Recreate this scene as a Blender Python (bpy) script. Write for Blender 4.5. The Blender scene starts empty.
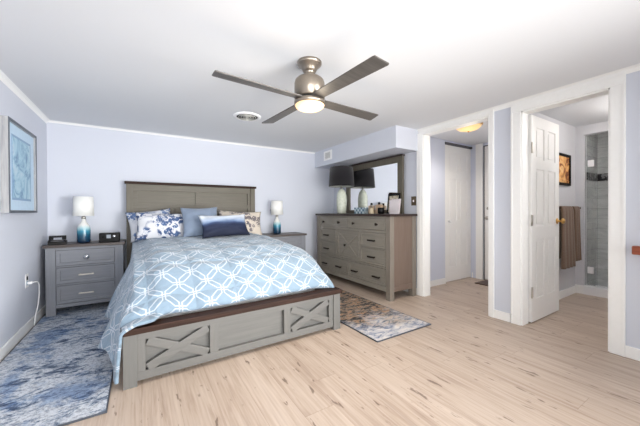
import bpy, bmesh, math, random
from mathutils import Vector, Matrix, Quaternion
random.seed(7)
S = bpy.context.scene
COL = S.collection
PI = math.pi

# ------------------------------------------------------------------ camera
cam_d = bpy.data.cameras.new('camera'); cam = bpy.data.objects.new('camera', cam_d); COL.objects.link(cam)
yaw, pitch, roll = .55893, -.00625, -.00473
F = Vector((math.sin(yaw)*math.cos(pitch), math.cos(yaw)*math.cos(pitch), math.sin(pitch)))
R0 = Vector((math.cos(yaw), -math.sin(yaw), 0)); U0 = R0.cross(F)
R1 = R0*math.cos(roll)+U0*math.sin(roll); U1 = U0*math.cos(roll)-R0*math.sin(roll)
M = Matrix.Identity(4)
for i in range(3):
    M[i][0] = R1[i]; M[i][1] = U1[i]; M[i][2] = -F[i]
M.translation = Vector((0, 0, 1.10))
cam.matrix_world = M
cam_d.sensor_width = 36; cam_d.lens = 287.7/640*36; cam_d.clip_start = .05
S.camera = cam

# ------------------------------------------------------------------ world, lights, exposure
S.view_settings.view_transform = 'Standard'; S.view_settings.look = 'None'
S.view_settings.gamma = 1; S.view_settings.use_curve_mapping = False
S.view_settings.exposure = 0.62
S.cycles.diffuse_bounces = 10; S.cycles.max_bounces = 14
w = bpy.data.worlds.new('world'); S.world = w; w.use_nodes = True
w.node_tree.nodes['Background'].inputs[0].default_value = (.80, .90, 1, 1)
w.node_tree.nodes['Background'].inputs[1].default_value = .4

def area(name, loc, target, sx, sy, power, color=(1, 1, 1), spread=PI):
    d = bpy.data.lights.new(name, 'AREA'); d.shape = 'RECTANGLE'; d.size = sx; d.size_y = sy
    d.energy = power; d.color = color; d.spread = spread
    o = bpy.data.objects.new(name, d); COL.objects.link(o); o.location = loc
    o.rotation_euler = (Vector(target)-Vector(loc)).to_track_quat('-Z', 'Y').to_euler()
    return o
area('side_fill', (2.95, -1.2, 1.1), (-.9, 3.2, 1.0), 1.3, 1.6, 48, (1, .99, .97), math.radians(85))  # added fill aimed at the left wall, no window on this side
area('left_fill', (-.80, -1.0, 1.2), (2.9, 4.3, 1.5), 1.3, 1.6, 14, (1, .99, .97), math.radians(75))  # added fill that lifts the soffit face and far right side
area('ceiling_fill', (1.1, -.7, .7), (1.2, 3.7, 2.15), 2.2, .8, 6.5, (1, .99, .97), math.radians(80))  # added upward fill to brighten the far ceiling
# wide soft sun, added for even fill, entering through the unseen rear window
sd = bpy.data.lights.new('soft_fill_sun', 'SUN'); sd.energy = 4.0; sd.angle = math.radians(64); sd.color = (1, .995, .985)
so_ = bpy.data.objects.new('soft_fill_sun', sd); COL.objects.link(so_)
so_.rotation_euler = Vector((-.16, 1, .10)).to_track_quat('-Z', 'Y').to_euler()

def bulb(name, loc, power, color, r=.05):
    d = bpy.data.lights.new(name, 'POINT'); d.energy = power; d.color = color; d.shadow_soft_size = r
    o = bpy.data.objects.new(name, d); COL.objects.link(o); o.location = loc
    return o

# ------------------------------------------------------------------ materials
def s2l(c):
    c = c/255
    return c/12.92 if c <= .04045 else ((c+.055)/1.055)**2.4
def rgb(*c): return tuple(s2l(x) for x in c)+(1,)

class N:
    """tiny node-tree helper"""
    def __init__(s, name):
        s.m = bpy.data.materials.new(name); s.m.use_nodes = True; s.t = s.m.node_tree
        s.b = s.t.nodes['Principled BSDF']
    def n(s, typ, **kw):
        nd = s.t.nodes.new(typ)
        for k, v in kw.items(): setattr(nd, k, v)
        return nd
    def l(s, a, b): s.t.links.new(a, b)
    def val(s, nd, i, v):
        if isinstance(v, (int, float, tuple, list)): nd.inputs[i].default_value = v
        else: s.l(v, nd.inputs[i])
    def math(s, op, a, b=0, c=0):
        nd = s.n('ShaderNodeMath', operation=op)
        s.val(nd, 0, a); s.val(nd, 1, b); s.val(nd, 2, c)
        return nd.outputs[0]
    def coord(s, kind='Object', scale=(1, 1, 1), rot=(0, 0, 0), loc=(0, 0, 0)):
        c = s.n('ShaderNodeTexCoord'); mp = s.n('ShaderNodeMapping')
        mp.inputs['Scale'].default_value = scale; mp.inputs['Rotation'].default_value = rot
        mp.inputs['Location'].default_value = loc
        s.l(c.outputs[kind], mp.inputs[0]); return mp.outputs[0]
    def noise(s, vec, scale, detail=4, rough=.6, dist=0):
        nd = s.n('ShaderNodeTexNoise'); s.l(vec, nd.inputs['Vector'])
        nd.inputs['Scale'].default_value = scale; nd.inputs['Detail'].default_value = detail
        nd.inputs['Roughness'].default_value = rough; nd.inputs['Distortion'].default_value = dist
        return nd.outputs['Fac']
    def ramp(s, fac, stops, interp='LINEAR'):
        nd = s.n('ShaderNodeValToRGB'); nd.color_ramp.interpolation = interp
        e = nd.color_ramp.elements
        while len(e) < len(stops): e.new(.5)
        for i, (p, c) in enumerate(stops): e[i].position = p; e[i].color = c
        s.l(fac, nd.inputs[0]); return nd.outputs[0]
    def mix(s, fac, a, b, blend='MIX'):
        nd = s.n('ShaderNodeMix', data_type='RGBA', blend_type=blend)
        s.val(nd, 0, fac); s.val(nd, 6, a); s.val(nd, 7, b)
        return nd.outputs[2]
    def bump(s, h, strength=.2, dist=.01):
        nd = s.n('ShaderNodeBump'); nd.inputs['Strength'].default_value = strength
        nd.inputs['Distance'].default_value = dist
        s.l(h, nd.inputs['Height']); s.l(nd.outputs[0], s.b.inputs['Normal'])
    def col(s, c): s.val(s.b, 'Base Color', c)
    def set(s, **kw):
        for k, v in kw.items(): s.b.inputs[k.replace('_', ' ')].default_value = v
        return s

def plain(name, c, rough=.6, metal=0, var=.04, nscale=30, **kw):
    m = N(name); v = m.coord()
    f = m.noise(v, nscale)
    c2 = tuple(max(0, x*(1-var)) for x in c[:3])+(1,); c1 = tuple(min(1, x*(1+var)) for x in c[:3])+(1,)
    m.col(m.ramp(f, [(.3, c2), (.7, c1)])); m.set(Roughness=rough, Metallic=metal, **kw)
    return m.m

def painted(name, c, rough=.85):
    m = N(name); v = m.coord()
    f = m.noise(v, 140, 3); m.bump(f, .06, .002)
    g = m.noise(v, 1.3, 2)
    m.col(m.ramp(g, [(.2, tuple(x*.985 for x in c[:3])+(1,)), (.8, c)])); m.set(Roughness=rough)
    return m.m

def wood(name, dark, light, scale=(30, 30, 2), rough=.5, rot=(0, 0, 0), coord='Object'):
    m = N(name); v = m.coord(coord, scale, rot)
    f = m.noise(v, 1.0, 6, .65, .4)
    m.col(m.ramp(f, [(.3, dark), (.7, light)])); m.set(Roughness=rough); m.bump(f, .12, .002)
    return m.m

MAT = {}
MAT['wall'] = painted('pale_blue_paint', rgb(205, 209, 219))
MAT['wall_hall'] = painted('hall_paint', rgb(212, 217, 230))
MAT['wall_bath'] = painted('bath_paint', rgb(206, 206, 209))
MAT['ceiling'] = painted('ceiling_paint', rgb(221, 223, 226), .95)
MAT['trim'] = plain('white_gloss_trim', rgb(242, 242, 240), .35, var=.01)
MAT['door'] = plain('white_door_paint', rgb(240, 239, 236), .4, var=.01)
MAT['darkgap'] = plain('dark_track', rgb(80, 80, 84), .6)  # also stands in for the shade in the entry door gap

def floor_mat():
    m = N('light_oak_planks')
    v = m.coord('Object')
    sep = m.n('ShaderNodeSeparateXYZ'); m.l(v, sep.inputs[0])
    X, Y = sep.outputs[0], sep.outputs[1]
    row = m.math('FLOOR', m.math('DIVIDE', X, .185))
    wn = m.n('ShaderNodeTexWhiteNoise', noise_dimensions='1D'); m.l(row, wn.inputs['W'])
    off = m.math('MULTIPLY', wn.outputs[0], 1.5)
    yo = m.math('ADD', m.math('DIVIDE', Y, 1.35), off)
    pid = m.math('ADD', m.math('MULTIPLY', row, 7.13), m.math('FLOOR', yo))
    wn2 = m.n('ShaderNodeTexWhiteNoise', noise_dimensions='1D'); m.l(pid, wn2.inputs['W'])
    # grain coordinates, shifted per plank
    cmb = m.n('ShaderNodeCombineXYZ')
    m.l(m.math('MULTIPLY', X, 22), cmb.inputs[0]); m.l(m.math('ADD', m.math('MULTIPLY', Y, 1.5), m.math('MULTIPLY', wn2.outputs[0], 37)), cmb.inputs[1])
    m.l(m.math('MULTIPLY', pid, 3.7), cmb.inputs[2])
    g = m.noise(cmb.outputs[0], 1.0, 6, .62, .5)
    base = m.ramp(g, [(.24, rgb(142, 124, 109)), (.38, rgb(172, 153, 138)), (.50, rgb(188, 171, 156)), (.75, rgb(198, 183, 170))])
    cmb3 = m.n('ShaderNodeCombineXYZ')
    m.l(m.math('MULTIPLY', X, 85), cmb3.inputs[0]); m.l(m.math('MULTIPLY', Y, 3), cmb3.inputs[1]); m.l(pid, cmb3.inputs[2])
    fine = m.noise(cmb3.outputs[0], 1.0, 3, .5)
    base = m.mix(.30, base, m.ramp(fine, [(.3, rgb(156, 132, 114)), (.7, rgb(212, 196, 182))]))
    # knots
    cmb2 = m.n('ShaderNodeCombineXYZ')
    m.l(m.math('MULTIPLY', X, 26), cmb2.inputs[0]); m.l(m.math('MULTIPLY', Y, 6.5), cmb2.inputs[1]); m.l(m.math('MULTIPLY', pid, 1.3), cmb2.inputs[2])
    k = m.noise(cmb2.outputs[0], 1.1, 3, .55, .2)
    kf = m.ramp(k, [(.64, (0, 0, 0, 1)), (.70, (1, 1, 1, 1))])
    base = m.mix(m.math('MULTIPLY', kf, .75), base, rgb(98, 78, 64))
    tint = m.ramp(wn2.outputs[0], [(0, (.90, .885, .87, 1)), (1, (1.0, 1.0, 1.0, 1))])
    base = m.mix(1.0, base, tint, 'MULTIPLY')
    fx = m.math('FRACT', m.math('DIVIDE', X, .185)); fy = m.math('FRACT', yo)
    gap = m.math('MAXIMUM', m.math('LESS_THAN', fx, .012), m.math('LESS_THAN', fy, .0022))
    base = m.mix(m.math('MULTIPLY', gap, .40), base, rgb(120, 96, 78))
    m.col(base); m.set(Roughness=.42)
    m.bump(g, .05, .002)
    return m.m
MAT['floor'] = floor_mat()

def greywood(name, d, l, axis='x'):
    sc = {'x': (3, 60, 60), 'y': (60, 3, 60), 'z': (60, 60, 3)}[axis]
    mid = [(a_+b_)/2 for a_, b_ in zip(d, l)]
    d = tuple(m_+(a_-m_)*.6 for a_, m_ in zip(d, mid)); l = tuple(m_+(a_-m_)*.6 for a_, m_ in zip(l, mid))
    return wood(name, d, l, sc, .5)
GD, GL = rgb(112, 110, 108), rgb(140, 138, 134)
MAT['grey_x'] = greywood('weathered_grey_wood_x', GD, GL, 'x')
MAT['grey_z'] = greywood('weathered_grey_wood_z', GD, GL, 'z')
MAT['foot_x'] = greywood('footboard_grey_wood', rgb(92, 92, 90), rgb(108, 107, 104), 'x')
MAT['foot_z'] = greywood('footboard_grey_wood_upright', rgb(92, 92, 90), rgb(108, 107, 104), 'z')
MAT['head_x'] = greywood('headboard_olive_grey', rgb(82, 77, 66), rgb(104, 98, 84), 'x')
MAT['head_z'] = greywood('headboard_olive_grey_upright', rgb(82, 77, 66), rgb(104, 98, 84), 'z')
MAT['ns_x'] = greywood('nightstand_grey', rgb(120, 122, 130), rgb(140, 143, 149), 'x')
MAT['ns_z'] = greywood('nightstand_grey_upright', rgb(120, 122, 130), rgb(140, 143, 149), 'z')
MAT['dr_y'] = greywood('dresser_grey', rgb(122, 117, 107), rgb(146, 140, 130), 'y')
MAT['dr_z'] = greywood('dresser_grey_upright', rgb(112, 105, 96), rgb(136, 128, 118), 'z')
MAT['dr_side'] = greywood('dresser_side_brown', rgb(104, 88, 78), rgb(121, 105, 94), 'z')
MAT['brown_x'] = wood('dark_walnut_x', rgb(36, 23, 18), rgb(58, 38, 30), (3, 70, 70), .6)
MAT['brown_x'].node_tree.nodes['Principled BSDF'].inputs['Specular IOR Level'].default_value = .2
MAT['brown_y'] = wood('dark_walnut_y', rgb(36, 26, 24), rgb(58, 43, 38), (70, 3, 70), .38)
MAT['ns_top'] = wood('nightstand_top_brown', rgb(62, 54, 52), rgb(86, 76, 72), (4, 60, 60), .4)
MAT['rail'] = wood('red_brown_rail', rgb(120, 54, 30), rgb(160, 82, 48), (60, 4, 60), .35)
MAT['bronze'] = plain('dark_bronze_metal', rgb(58, 50, 46), .4, .8)
MAT['nickel'] = plain('brushed_nickel', rgb(190, 184, 176), .32, 1.0, nscale=80)
MAT['nickel_fan'] = plain('brushed_nickel_fan', rgb(150, 140, 128), .34, .9, nscale=80)
MAT['chrome'] = plain('chrome', rgb(225, 225, 228), .15, 1.0)
MAT['brass'] = plain('aged_gold_metal', rgb(205, 160, 96), .3, .9)
MAT['brassplate'] = plain('bronze_switch_plate', rgb(120, 108, 88), .4, .7)
MAT['blade'] = wood('fan_blade_weathered', rgb(76, 73, 70), rgb(96, 92, 88), (3, 60, 20), .42)
MAT['black'] = plain('black_plastic', rgb(10, 10, 13), .4)
MAT['blackm'] = plain('black_satin', rgb(16, 16, 18), .6)
for k_ in ('black', 'blackm'): MAT[k_].node_tree.nodes['Principled BSDF'].inputs['Specular IOR Level'].default_value = .2
MAT['white_pl'] = plain('white_plastic', rgb(238, 238, 238), .4, var=.01)
MAT['vent_dark'] = plain('vent_recess', rgb(30, 30, 30), .9)
MAT['mattress'] = plain('white_mattress_ticking', rgb(225, 225, 225), .9)

def emis(name, c, strength, base=None):
    m = N(name); m.col(base or c); m.b.inputs['Emission Color'].default_value = c
    m.b.inputs['Emission Strength'].default_value = strength; m.set(Roughness=.4)
    return m.m
MAT['fan_glass'] = emis('lit_fan_glass', (1, .74, .44, 1), .40, rgb(236, 200, 150))
MAT['hall_glass'] = emis('lit_alabaster_glass', (1, .70, .36, 1), .35, rgb(232, 190, 125))
MAT['bath_fill_glass'] = emis('lit_bath_fill_glass', (1, .97, .92, 1), 1.2, rgb(250, 250, 245))  # glow of the added bathroom fixture
MAT['display'] = emis('clock_display', (.75, .82, .95, 1), .12, rgb(110, 118, 128))

def fabric(name, c, rough=.95, scale=300, var=.08, bumps=.15):
    m = N(name); v = m.coord()
    f = m.noise(v, scale, 3)
    m.col(m.ramp(f, [(.3, tuple(x*(1-var) for x in c[:3])+(1,)), (.7, c)]))
    m.set(Roughness=rough); m.b.inputs['Sheen Weight'].default_value = .2; m.bump(f, bumps, .003)
    return m.m
MAT['shade_white'] = fabric('white_linen_shade', rgb(238, 238, 234), var=.03)
MAT['shade_black'] = fabric('black_linen_shade', rgb(28, 25, 30), var=.2)
MAT['shade_in'] = fabric('silver_shade_lining', rgb(175, 175, 170))
MAT['pillow_grey'] = fabric('blue_grey_pillow_fabric', rgb(124, 138, 158))
MAT['towel'] = fabric('brown_terry', rgb(122, 98, 80), 1, 120, .25, .8)
MAT['towel_band'] = fabric('brown_terry_band', rgb(112, 88, 72), 1, 200, .2, .3)
MAT['mat'] = fabric('dark_brown_mat_pile', rgb(78, 52, 44), 1, 200, .3, .6)

def comforter():
    m = N('blue_trellis_quilt')
    uv = m.n('ShaderNodeTexCoord').outputs['UV']
    mp = m.n('ShaderNodeMapping'); mp.inputs['Rotation'].default_value = (0, 0, PI/4); m.l(uv, mp.inputs[0])
    sep = m.n('ShaderNodeSeparateXYZ'); m.l(mp.outputs[0], sep.inputs[0])
    s = .142
    nz = m.noise(uv, 9, 2)
    def cell(c):
        a = m.math('ADD', m.math('DIVIDE', c, s), m.math('MULTIPLY', m.math('SUBTRACT', nz, .5), .06))
        return m.math('ABSOLUTE', m.math('SUBTRACT', m.math('FRACT', m.math('ADD', a, 50)), .5))
    x, y = cell(sep.outputs[0]), cell(sep.outputs[1])
    def ring(px, py):
        px, py = m.math('ABSOLUTE', px), m.math('ABSOLUTE', py)
        d = m.math('MAXIMUM', m.math('MAXIMUM', px, py), m.math('MULTIPLY', m.math('ADD', px, py), .70))
        e = m.math('LENGTH', 0) if False else None
        return m.math('LESS_THAN', m.math('ABSOLUTE', m.math('SUBTRACT', d, .632)), .030)
    r = m.math('MAXIMUM', ring(x, y), m.math('MAXIMUM', ring(m.math('SUBTRACT', x, 1), y), ring(x, m.math('SUBTRACT', y, 1))))
    f = m.noise(m.coord('Object'), 260, 3)
    wash = m.noise(uv, 5, 3)
    blue = m.mix(f, rgb(104, 126, 144), rgb(124, 145, 162))
    blue = m.mix(m.math('MULTIPLY', wash, .35), blue, rgb(148, 168, 186))
    m.col(m.mix(m.math('MULTIPLY', r, .92), blue, rgb(182, 190, 200)))
    # quilting stitches
    sp = m.n('ShaderNodeSeparateXYZ'); m.l(uv, sp.inputs[0])
    def line(c, per): return m.math('PINGPONG', m.math('ADD', c, 10), per/2)
    q = m.math('MINIMUM', m.math('DIVIDE', line(sp.outputs[0], .30), .05), m.math('DIVIDE', line(sp.outputs[1], .30), .05))
    q = m.math('MINIMUM', q, 1)
    wr = m.noise(uv, 14, 3)
    m.bump(m.math('ADD', q, m.math('MULTIPLY', wr, 1.3)), .8, .018)
    m.set(Roughness=.85); m.b.inputs['Sheen Weight'].default_value = .25
    return m.m
MAT['comforter'] = comforter()

def floral(name, ground, ink1, ink2, seed, thr=.55):
    m = N(name); v = m.coord('Object', loc=(seed, seed*.7, 0))
    big = m.noise(v, 6.5, 1, .4)
    vo = m.n('ShaderNodeTexVoronoi'); vo.inputs['Scale'].default_value = 17; vo.inputs['Randomness'].default_value = 1
    m.l(v, vo.inputs['Vector'])
    leaf = m.math('LESS_THAN', vo.outputs['Distance'], .58)
    fine = m.noise(v, 22, 3, .6, 1.2)
    mask = m.math('MULTIPLY', m.ramp(big, [(thr-.05, (0, 0, 0, 1)), (thr+.01, (1, 1, 1, 1))]), leaf)
    mask = m.math('MULTIPLY', mask, m.ramp(fine, [(.40, (0, 0, 0, 1)), (.46, (1, 1, 1, 1))]))
    stem = m.math('MULTIPLY', m.math('LESS_THAN', m.math('ABSOLUTE', m.math('SUBTRACT', fine, .5)), .012), m.ramp(big, [(.47, (0, 0, 0, 1)), (.5, (1, 1, 1, 1))]))
    ink = m.mix(m.noise(v, 16, 1), ink1, ink2)
    m.col(m.mix(m.math('MAXIMUM', mask, m.math('MULTIPLY', stem, .7)), ground, ink)); m.set(Roughness=.9)
    m.bump(m.noise(v, 9, 3), .2, .01)
    return m.m
MAT['floral_blue'] = floral('white_blue_floral_cotton', rgb(216, 217, 221), rgb(38, 52, 92), rgb(90, 118, 162), 3.1, .47)
MAT['floral_blue2'] = floral('white_blue_floral_cotton_back', rgb(210, 212, 218), rgb(60, 84, 130), rgb(120, 146, 186), 9.4, .52)
MAT['floral_cream'] = floral('cream_floral_cotton', rgb(208, 198, 184), rgb(52, 52, 66), rgb(150, 140, 140), 5.2, .52)

def ombre():
    m = N('navy_ombre_fabric'); v = m.coord('Object'); sep = m.n('ShaderNodeSeparateXYZ'); m.l(v, sep.inputs[0])
    z = m.math('ADD', m.math('ADD', m.math('DIVIDE', sep.outputs[1], .28), .5), m.math('MULTIPLY', m.math('SUBTRACT', m.noise(v, 6), .5), .12))
    m.col(m.ramp(z, [(.0, rgb(18, 26, 48)), (.45, rgb(26, 37, 66)), (.54, rgb(50, 66, 100)), (.60, rgb(102, 122, 154)), (.72, rgb(168, 182, 202)), (.9, rgb(208, 214, 222))]))
    m.set(Roughness=.8); m.bump(m.noise(v, 200, 2), .15, .003); return m.m
MAT['ombre'] = ombre()

def glaze():
    m = N('teal_reactive_glaze'); v = m.coord('Object'); sep = m.n('ShaderNodeSeparateXYZ'); m.l(v, sep.inputs[0])
    z = m.math('ADD', m.math('DIVIDE', sep.outputs[2], .29), m.math('MULTIPLY', m.math('SUBTRACT', m.noise(m.coord('Object', (1, 1, .25)), 40), .5), .16))
    m.col(m.ramp(z, [(.04, rgb(22, 40, 62)), (.30, rgb(34, 84, 112)), (.46, rgb(62, 138, 160)), (.58, rgb(170, 204, 210)), (.68, rgb(226, 226, 222)), (1, rgb(224, 222, 216))]))
    m.set(Roughness=.18); return m.m
MAT['glaze'] = glaze()

def mosaic_glass():
    m = N('pale_green_ceramic'); v = m.coord()
    m.col(m.ramp(m.noise(v, 30), [(.3, rgb(196, 202, 184)), (.7, rgb(222, 225, 210))])); m.set(Roughness=.25); return m.m
MAT['pale_green'] = mosaic_glass()

def rugmat(name, warm=False):
    m = N(name); v0 = m.coord('Object')
    a = m.noise(m.coord('Object', (1, 1.6, 1), (0, 0, .5)), 2.3, 8, .68, .9)
    b = m.noise(m.coord('Object', (1, 2.2, 1), (0, 0, .7), (4, 2, 0)), 9, 8, .75, 1.0)
    c = m.noise(m.coord('Object', loc=(7, 1, 0)), 2.6, 5, .7, .3)
    f = m.math('ADD', m.math('MULTIPLY', a, .4), m.math('MULTIPLY', b, .6))
    if warm:
        col = m.ramp(f, [(.34, rgb(60, 66, 86)), (.43, rgb(110, 120, 142)), (.49, rgb(176, 176, 182)), (.56, rgb(212, 206, 200)), (.68, rgb(186, 178, 172))])
        w2 = m.ramp(b, [(.38, rgb(30, 30, 34)), (.47, rgb(66, 60, 56)), (.52, rgb(150, 136, 122)), (.57, rgb(150, 104, 66)), (.66, rgb(176, 164, 148))])
        sep = m.n('ShaderNodeSeparateXYZ'); m.l(v0, sep.inputs[0])
        g = m.math('ADD', m.math('ADD', sep.outputs[1], 1.18), m.math('MULTIPLY', m.math('SUBTRACT', c, .5), 1.2))
        col = m.mix(m.ramp(g, [(.30, (0, 0, 0, 1)), (.62, (1, 1, 1, 1))]), col, w2)
    else:
        col = m.ramp(f, [(.38, rgb(30, 40, 60)), (.44, rgb(84, 100, 124)), (.475, rgb(160, 170, 184)), (.51, rgb(206, 210, 216)), (.62, rgb(178, 186, 196))])
        w2 = m.ramp(b, [(.36, rgb(50, 66, 96)), (.46, rgb(78, 108, 150)), (.54, rgb(106, 138, 178)), (.64, rgb(160, 178, 200))])
        col = m.mix(m.ramp(c, [(.50, (0, 0, 0, 1)), (.60, (.75, .75, .75, 1))]), col, w2)
    grain = m.noise(v0, 60, 4, .75)
    col = m.mix(m.ramp(grain, [(.40, (.55, .55, .55, 1)), (.52, (0, 0, 0, 1))]), col, rgb(70, 80, 100), 'MIX') if not warm else col
    m.col(col); m.set(Roughness=1); m.bump(grain, .4, .004); return m.m
MAT['rug'] = rugmat('blue_abstract_rug_pile'); MAT['rug_warm'] = rugmat('rust_blue_abstract_rug_pile', True)

def art(name, stops, scale=6, dist=2, seed=0):
    m = N(name); v = m.coord('Object', loc=(seed, seed, seed))
    f = m.noise(v, scale, 6, .65, dist); m.col(m.ramp(f, stops)); m.set(Roughness=.6); return m.m
MAT['art_blue'] = art('blue_watercolour_print', [(.30, rgb(78, 108, 148)), (.42, rgb(124, 158, 188)), (.52, rgb(160, 196, 214)), (.62, rgb(186, 208, 222)), (.75, rgb(122, 150, 182))], 5, 1.2)
MAT['matboard'] = plain('pale_blue_matboard', rgb(190, 212, 230), .8)
MAT['matline'] = plain('blue_mat_bevel', rgb(140, 168, 196), .8)
MAT['art_brown'] = art('amber_landscape_print', [(.32, rgb(44, 24, 18)), (.45, rgb(140, 78, 40)), (.55, rgb(222, 160, 92)), (.66, rgb(240, 200, 140)), (.75, rgb(120, 60, 34))], 7, 1.5, 2)
MAT['frame_silver'] = wood('brushed_pewter_frame', rgb(140, 142, 146), rgb(176, 176, 176), (40, 40, 4), .35)
MAT['frame_edge'] = plain('charcoal_frame_face', rgb(88, 94, 104), .4, .5)
MAT['art_floral'] = art('cream_floral_print', [(.35, rgb(96, 84, 70)), (.46, rgb(200, 186, 160)), (.55, rgb(232, 228, 214)), (.66, rgb(150, 142, 118))], 22, 1.4, 5)
MAT['pinkwhite'] = plain('pale_pink_card', rgb(232, 224, 226), .7)

def checks():
    m = N('teal_white_check'); v = m.coord('Object', (1, 1, 1))
    ck = m.n('ShaderNodeTexChecker'); ck.inputs['Scale'].default_value = 30
    m.l(v, ck.inputs['Vector']); ck.inputs[1].default_value = rgb(200, 214, 220); ck.inputs[2].default_value = rgb(96, 128, 146)
    m.col(ck.outputs[0]); m.set(Roughness=.4); return m.m
MAT['check'] = checks()
MAT['tan'] = plain('tan_ceramic', rgb(190, 164, 138), .4)
MAT['amber'] = plain('amber_perfume', rgb(206, 190, 160), .1)

def mirror_mat():
    m = N('mirror_silver'); v = m.coord(); m.col(m.ramp(m.noise(v, 2), [(0, (.92, .93, .94, 1)), (1, (.94, .95, .95, 1))]))
    m.set(Roughness=.01, Metallic=1.0); return m.m
MAT['mirror'] = mirror_mat()

def tile():
    m = N('grey_marble_wall_tile')
    v = m.coord('Object')
    sep = m.n('ShaderNodeSeparateXYZ'); m.l(v, sep.inputs[0]); cmb = m.n('ShaderNodeCombineXYZ')
    m.l(m.math('ADD', sep.outputs[0], sep.outputs[1]), cmb.inputs[0]); m.l(sep.outputs[2], cmb.inputs[1])
    br = m.n('ShaderNodeTexBrick'); m.l(cmb.outputs[0], br.inputs['Vector'])
    br.inputs['Scale'].default_value = 1; br.inputs['Brick Width'].default_value = .4; br.inputs['Row Height'].default_value = .14
    br.inputs['Mortar Size'].default_value = .004; br.inputs['Color1'].default_value = rgb(186, 188, 188)
    br.inputs['Color2'].default_value = rgb(202, 203, 203); br.inputs['Mortar'].default_value = rgb(160, 162, 163)
    ve = m.noise(m.coord('Object', (1, 1, 3)), 3, 6, .7, 1.5)
    m.col(m.mix(.35, br.outputs[0], m.ramp(ve, [(.4, rgb(158, 160, 160)), (.6, rgb(215, 215, 214))]))); m.set(Roughness=.25); return m.m
MAT['tile'] = tile()
def band():
    m = N('dark_pebble_mosaic'); v = m.coord()
    vo = m.n('ShaderNodeTexVoronoi'); vo.inputs['Scale'].default_value = 38; m.l(v, vo.inputs['Vector'])
    s2 = m.n('ShaderNodeSeparateColor'); m.l(vo.outputs['Color'], s2.inputs[0])
    m.col(m.ramp(s2.outputs[0], [(0, rgb(36, 36, 40)), (.45, rgb(84, 86, 90)), (.7, rgb(140, 142, 144)), (1, rgb(60, 58, 60))], 'CONSTANT')); m.set(Roughness=.3); return m.m
MAT['band'] = band()
def glassm():
    m = N('clear_shower_glass'); m.col((.97, .985, .98, 1)); m.set(Roughness=0.02, IOR=1.05, Transmission_Weight=1.0)
    return m.m
MAT['glass'] = glassm()

# ------------------------------------------------------------------ mesh helpers
class MB:
    def __init__(s): s.bm = bmesh.new()
    def box(s, x0, x1, y0, y1, z0, z1, bev=0, rot=None, seg=2):
        t = bmesh.new(); bmesh.ops.create_cube(t, size=1)
        for v in t.verts:
            v.co = Vector(((x0+x1)/2+v.co.x*(x1-x0), (y0+y1)/2+v.co.y*(y1-y0), (z0+z1)/2+v.co.z*(z1-z0)))
        if bev: bmesh.ops.bevel(t, geom=t.edges[:], offset=bev, segments=seg, affect='EDGES', profile=.7)
        if rot is not None: bmesh.ops.transform(t, matrix=rot, verts=t.verts)
        s._merge(t); return s
    def _merge(s, t):
        me = bpy.data.meshes.new('tmp'); t.to_mesh(me); t.free(); s.bm.from_mesh(me); bpy.data.meshes.remove(me)
    def beam(s, p, q, wdt, hgt, up=(0, 0, 1), bev=.002):
        p, q = Vector(p), Vector(q); d = q-p; L = d.length; d.normalize()
        up = Vector(up); side = d.cross(up).normalized(); u2 = side.cross(d)
        Mx = Matrix(((d.x, side.x, u2.x, (p.x+q.x)/2), (d.y, side.y, u2.y, (p.y+q.y)/2), (d.z, side.z, u2.z, (p.z+q.z)/2), (0, 0, 0, 1)))
        return s.box(-L/2, L/2, -wdt/2, wdt/2, -hgt/2, hgt/2, bev, Mx)
    def lathe(s, prof, cx=0, cy=0, n=40, cap=True, rot=None):
        t = bmesh.new(); rings = []
        for r, z in prof:
            rings.append([t.verts.new((cx+r*math.cos(2*PI*i/n), cy+r*math.sin(2*PI*i/n), z)) for i in range(n)])
        for a, b in zip(rings, rings[1:]):
            for i in range(n): t.faces.new((a[i], a[(i+1) % n], b[(i+1) % n], b[i]))
        if cap:
            t.faces.new(rings[0][::-1]); t.faces.new(rings[-1])
        for f in t.faces: f.smooth = True
        bmesh.ops.recalc_face_normals(t, faces=t.faces)
        if rot is not None: bmesh.ops.transform(t, matrix=rot, verts=t.verts)
        s._merge(t); return s
    def tube(s, pts, r, n=10):
        t = bmesh.new(); pts = [Vector(p) for p in pts]; rings = []; prev = None
        for i, p in enumerate(pts):
            d = (pts[min(i+1, len(pts)-1)]-pts[max(i-1, 0)]).normalized()
            ref = prev if prev is not None else (Vector((0, 0, 1)) if abs(d.z) < .9 else Vector((1, 0, 0)))
            a = (ref-d*ref.dot(d)).normalized(); b = d.cross(a); prev = a
            rings.append([t.verts.new(p+a*r*math.cos(2*PI*k/n)+b*r*math.sin(2*PI*k/n)) for k in range(n)])
        for a, b in zip(rings, rings[1:]):
            for i in range(n): t.faces.new((a[i], a[(i+1) % n], b[(i+1) % n], b[i]))
        t.faces.new(rings[0][::-1]); t.faces.new(rings[-1])
        for f in t.faces: f.smooth = True
        bmesh.ops.recalc_face_normals(t, faces=t.faces); s._merge(t); return s
    def prism(s, poly, z0, z1, bev=0, rot=None):
        t = bmesh.new(); b = [t.verts.new((x, y, z0)) for x, y in poly]; u = [t.verts.new((x, y, z1)) for x, y in poly]
        n = len(poly); t.faces.new(b[::-1]); t.faces.new(u)
        for i in range(n): t.faces.new((b[i], b[(i+1) % n], u[(i+1) % n], u[i]))
        bmesh.ops.recalc_face_normals(t, faces=t.faces)
        if bev: bmesh.ops.bevel(t, geom=t.edges[:], offset=bev, segments=2, affect='EDGES')
        if rot is not None: bmesh.ops.transform(t, matrix=rot, verts=t.verts)
        s._merge(t); return s
    def build(s, name, mat, parent=None, loc=None):
        me = bpy.data.meshes.new(name); s.bm.to_mesh(me); s.bm.free()
        me.materials.append(mat if not isinstance(mat, str) else MAT[mat])
        o = bpy.data.objects.new(name, me); COL.objects.link(o)
        if parent is not None: o.parent = parent
        if loc: o.location = loc
        return o

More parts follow.
